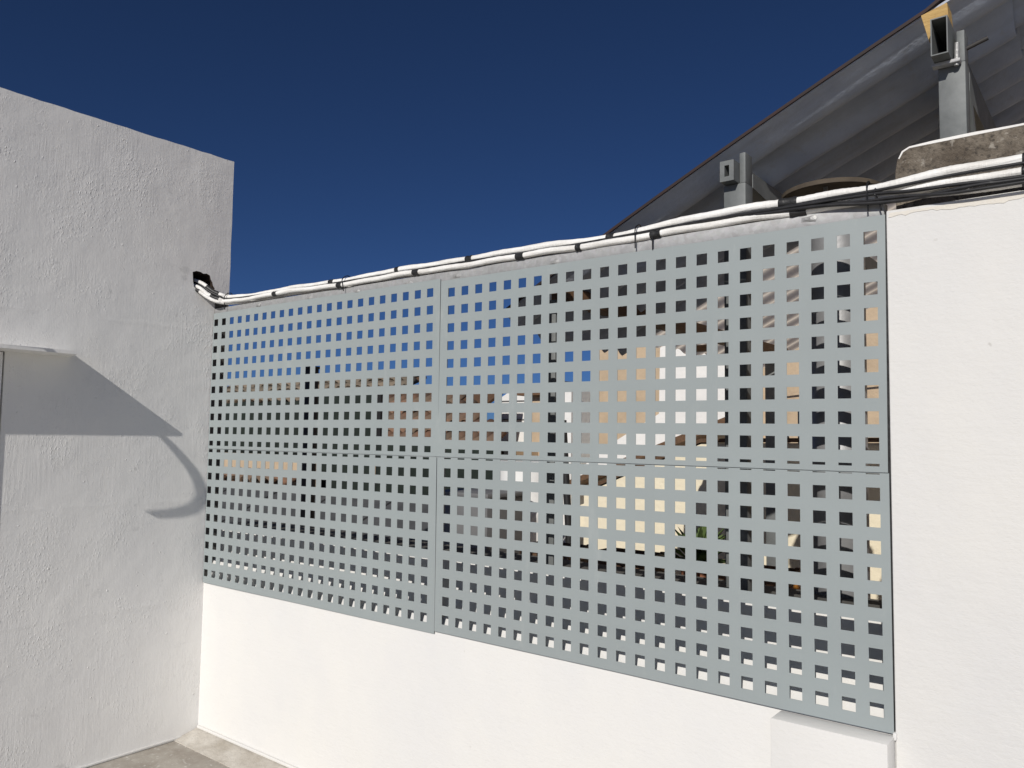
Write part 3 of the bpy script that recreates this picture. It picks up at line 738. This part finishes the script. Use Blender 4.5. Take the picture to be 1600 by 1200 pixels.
# dark grey shed roof and cabinet
sr = empty('shed', (-2.9, 2.8, -2.6), 'low shed with a dark grey felt roof behind the parapet', 'shed')
prism('roof', [(.9, -2.16), (3.3, -1.16), (3.3, -1.12), (.9, -2.12)], 0, -5.2, -.95, 'tar_sheet', sr)
box('wall', -5.1, -1.0, 1.1, 3.25, -2.6, -2.1, 'grey_metal_box', sr)
for i in range(5): prism('roof_batten', [(.92, -2.1115), (3.29, -1.1245), (3.29, -1.105), (.92, -2.092)], 0, -4.8 + i * .9, -4.77 + i * .9, 'tar_sheet', sr)
gc = empty('grey_cabinet', (-.55, 2.6, -1.65), 'plain grey metal cabinet beside the white barrel', 'cabinet')
box('body', -.84, -.29, 2.45, 2.95, -1.65, -1.0, 'grey_metal_box', gc, .01); box('lid', -.86, -.27, 2.43, 2.97, -.9995, -.965, 'grey_metal_box', gc, .008)
wb = empty('white_barrel', (-.56, 3.3, -1.65), 'white plastic barrel standing by the grey cabinet', 'barrel')
lathe('drum', [(0, -1.65), (.25, -1.65), (.255, -1.2), (.262, -1.18), (.255, -1.15), (.25, -.80), (.22, -.76), (0, -.755)], -.55, 3.3, 'white_plastic', wb)
lathe('rim', [(.225, -.7595), (.262, -.775), (.262, -.74), (.225, -.735)], -.55, 3.3, 'white_plastic', wb)
rp = empty('leaning_pole', (.05, 3.0, -1.65), 'dark leaning pole right of the white barrel', 'pole')
tube('pole_shaft', [(.095, 3.0, -1.65), (.07, 3.0, -1.2), (.01, 3.0, -.40)], .028, 'dark_paint', rp, 10); lathe('pole_foot', [(0, -1.65), (.09, -1.65), (.09, -1.62), (.03, -1.60), (0, -1.60)], .095, 3.0, 'dark_paint', rp, 16)

# bench of planks with crates, bottles and a plant
bn = empty('plank_bench', (1.1, 2.0, -1.65), 'long brown plank bench in the shade of the canopy', 'bench')
for i in range(5): box('plank', .25, 2.35, 1.72 + i * .125, 1.84 + i * .125, -1.46, -1.425, 'brown_wood', bn, .003)
for x in (.35, 2.2):
    for y in (1.76, 2.28): box('leg', x - .035, x + .035, y - .03, y + .03, -1.65, -1.4605, 'brown_wood', bn)
def crate(x, y, z, label):
    e = empty('wooden_crate', (x, y, z), label, 'crate', 'crates on the plank bench')
    for s_ in (-1, 1):
        for r_ in range(3):
            box('slat', x - .19, x + .19, y + s_ * .13 - .006, y + s_ * .13 + .006, z + .002 + r_ * .072, z + .062 + r_ * .072, 'brown_wood', e)
            box('slat', x + s_ * .19 - .006, x + s_ * .19 + .006, y - .123, y + .123, z + .002 + r_ * .072, z + .062 + r_ * .072, 'brown_wood', e)
    for a in (-1, 1):
        for b in (-1, 1): box('corner_post', x + a * .172 - .011, x + a * .172 + .011, y + b * .112 - .011, y + b * .112 + .011, z + .001, z + .215, 'brown_wood', e)
    box('base', x - .183, x + .183, y - .122, y + .122, z + .0005, z + .012, 'brown_wood', e)
crate(.62, 2.05, -1.4245, 'leftmost brown slatted crate on the plank bench')
crate(1.12, 2.08, -1.4245, 'middle brown slatted crate on the plank bench')
crate(1.93, 2.05, -1.4245, 'rightmost brown slatted crate on the plank bench')
bot0 = None
for x, lab in ((.88, 'amber bottle between the left and middle crates'), (1.38, 'amber bottle right of the middle crate beside the plant pot'), (2.20, 'amber bottle at the right end of the plank bench')):
    if bot0 is None:
        bot0 = empty('amber_bottle', (x, 1.82, -1.4245), lab, 'bottle', 'amber bottles on the plank bench')
        lathe('bottle_body', [(0, -1.4245), (.034, -1.4245), (.036, -1.41), (.036, -1.29), (.014, -1.235), (.013, -1.20), (0, -1.20)], x, 1.82, 'amber_glass', bot0, 16)
        lathe('bottle_cap', [(.0135, -1.2155), (.016, -1.2155), (.016, -1.194), (0, -1.193)], x, 1.82, 'weld_metal', bot0, 12)
    else:
        b_ = copy_tree(bot0); b_.location = (x, 1.84, -1.4245); b_['label'] = lab
pp = empty('potted_plant', (1.55, 2.12, -1.4245), 'small leafy plant in a terracotta pot on the bench', 'plant')
lathe('pot', [(0, -1.4245), (.07, -1.4245), (.10, -1.26), (.108, -1.258), (.108, -1.235), (.09, -1.235), (.085, -1.27), (0, -1.27)], 1.55, 2.12, 'terracotta', pp, 24)
vs, fs = [], []; rnd = random.Random(11)
for i in range(90):
    az = rnd.uniform(0, 6.28); el = rnd.uniform(.3, 1.5); L_ = rnd.uniform(.10, .26)
    d = Vector((math.cos(az) * math.cos(el), math.sin(az) * math.cos(el), math.sin(el))); sd = d.cross(Vector((0, 0, 1))).normalized() * L_ * .13
    b0 = Vector((1.55, 2.12, -1.27)) + d * rnd.uniform(0, .10); n0 = len(vs)
    vs += [b0, b0 + d * L_ * .5 + sd, b0 + d * L_ + Vector((0, 0, -.05)), b0 + d * L_ * .5 - sd]; fs.append((n0, n0 + 1, n0 + 2, n0 + 3))
lf = child(mesh('foliage', vs, fs, 'leaf'), pp); lf['kind'] = 'stuff'
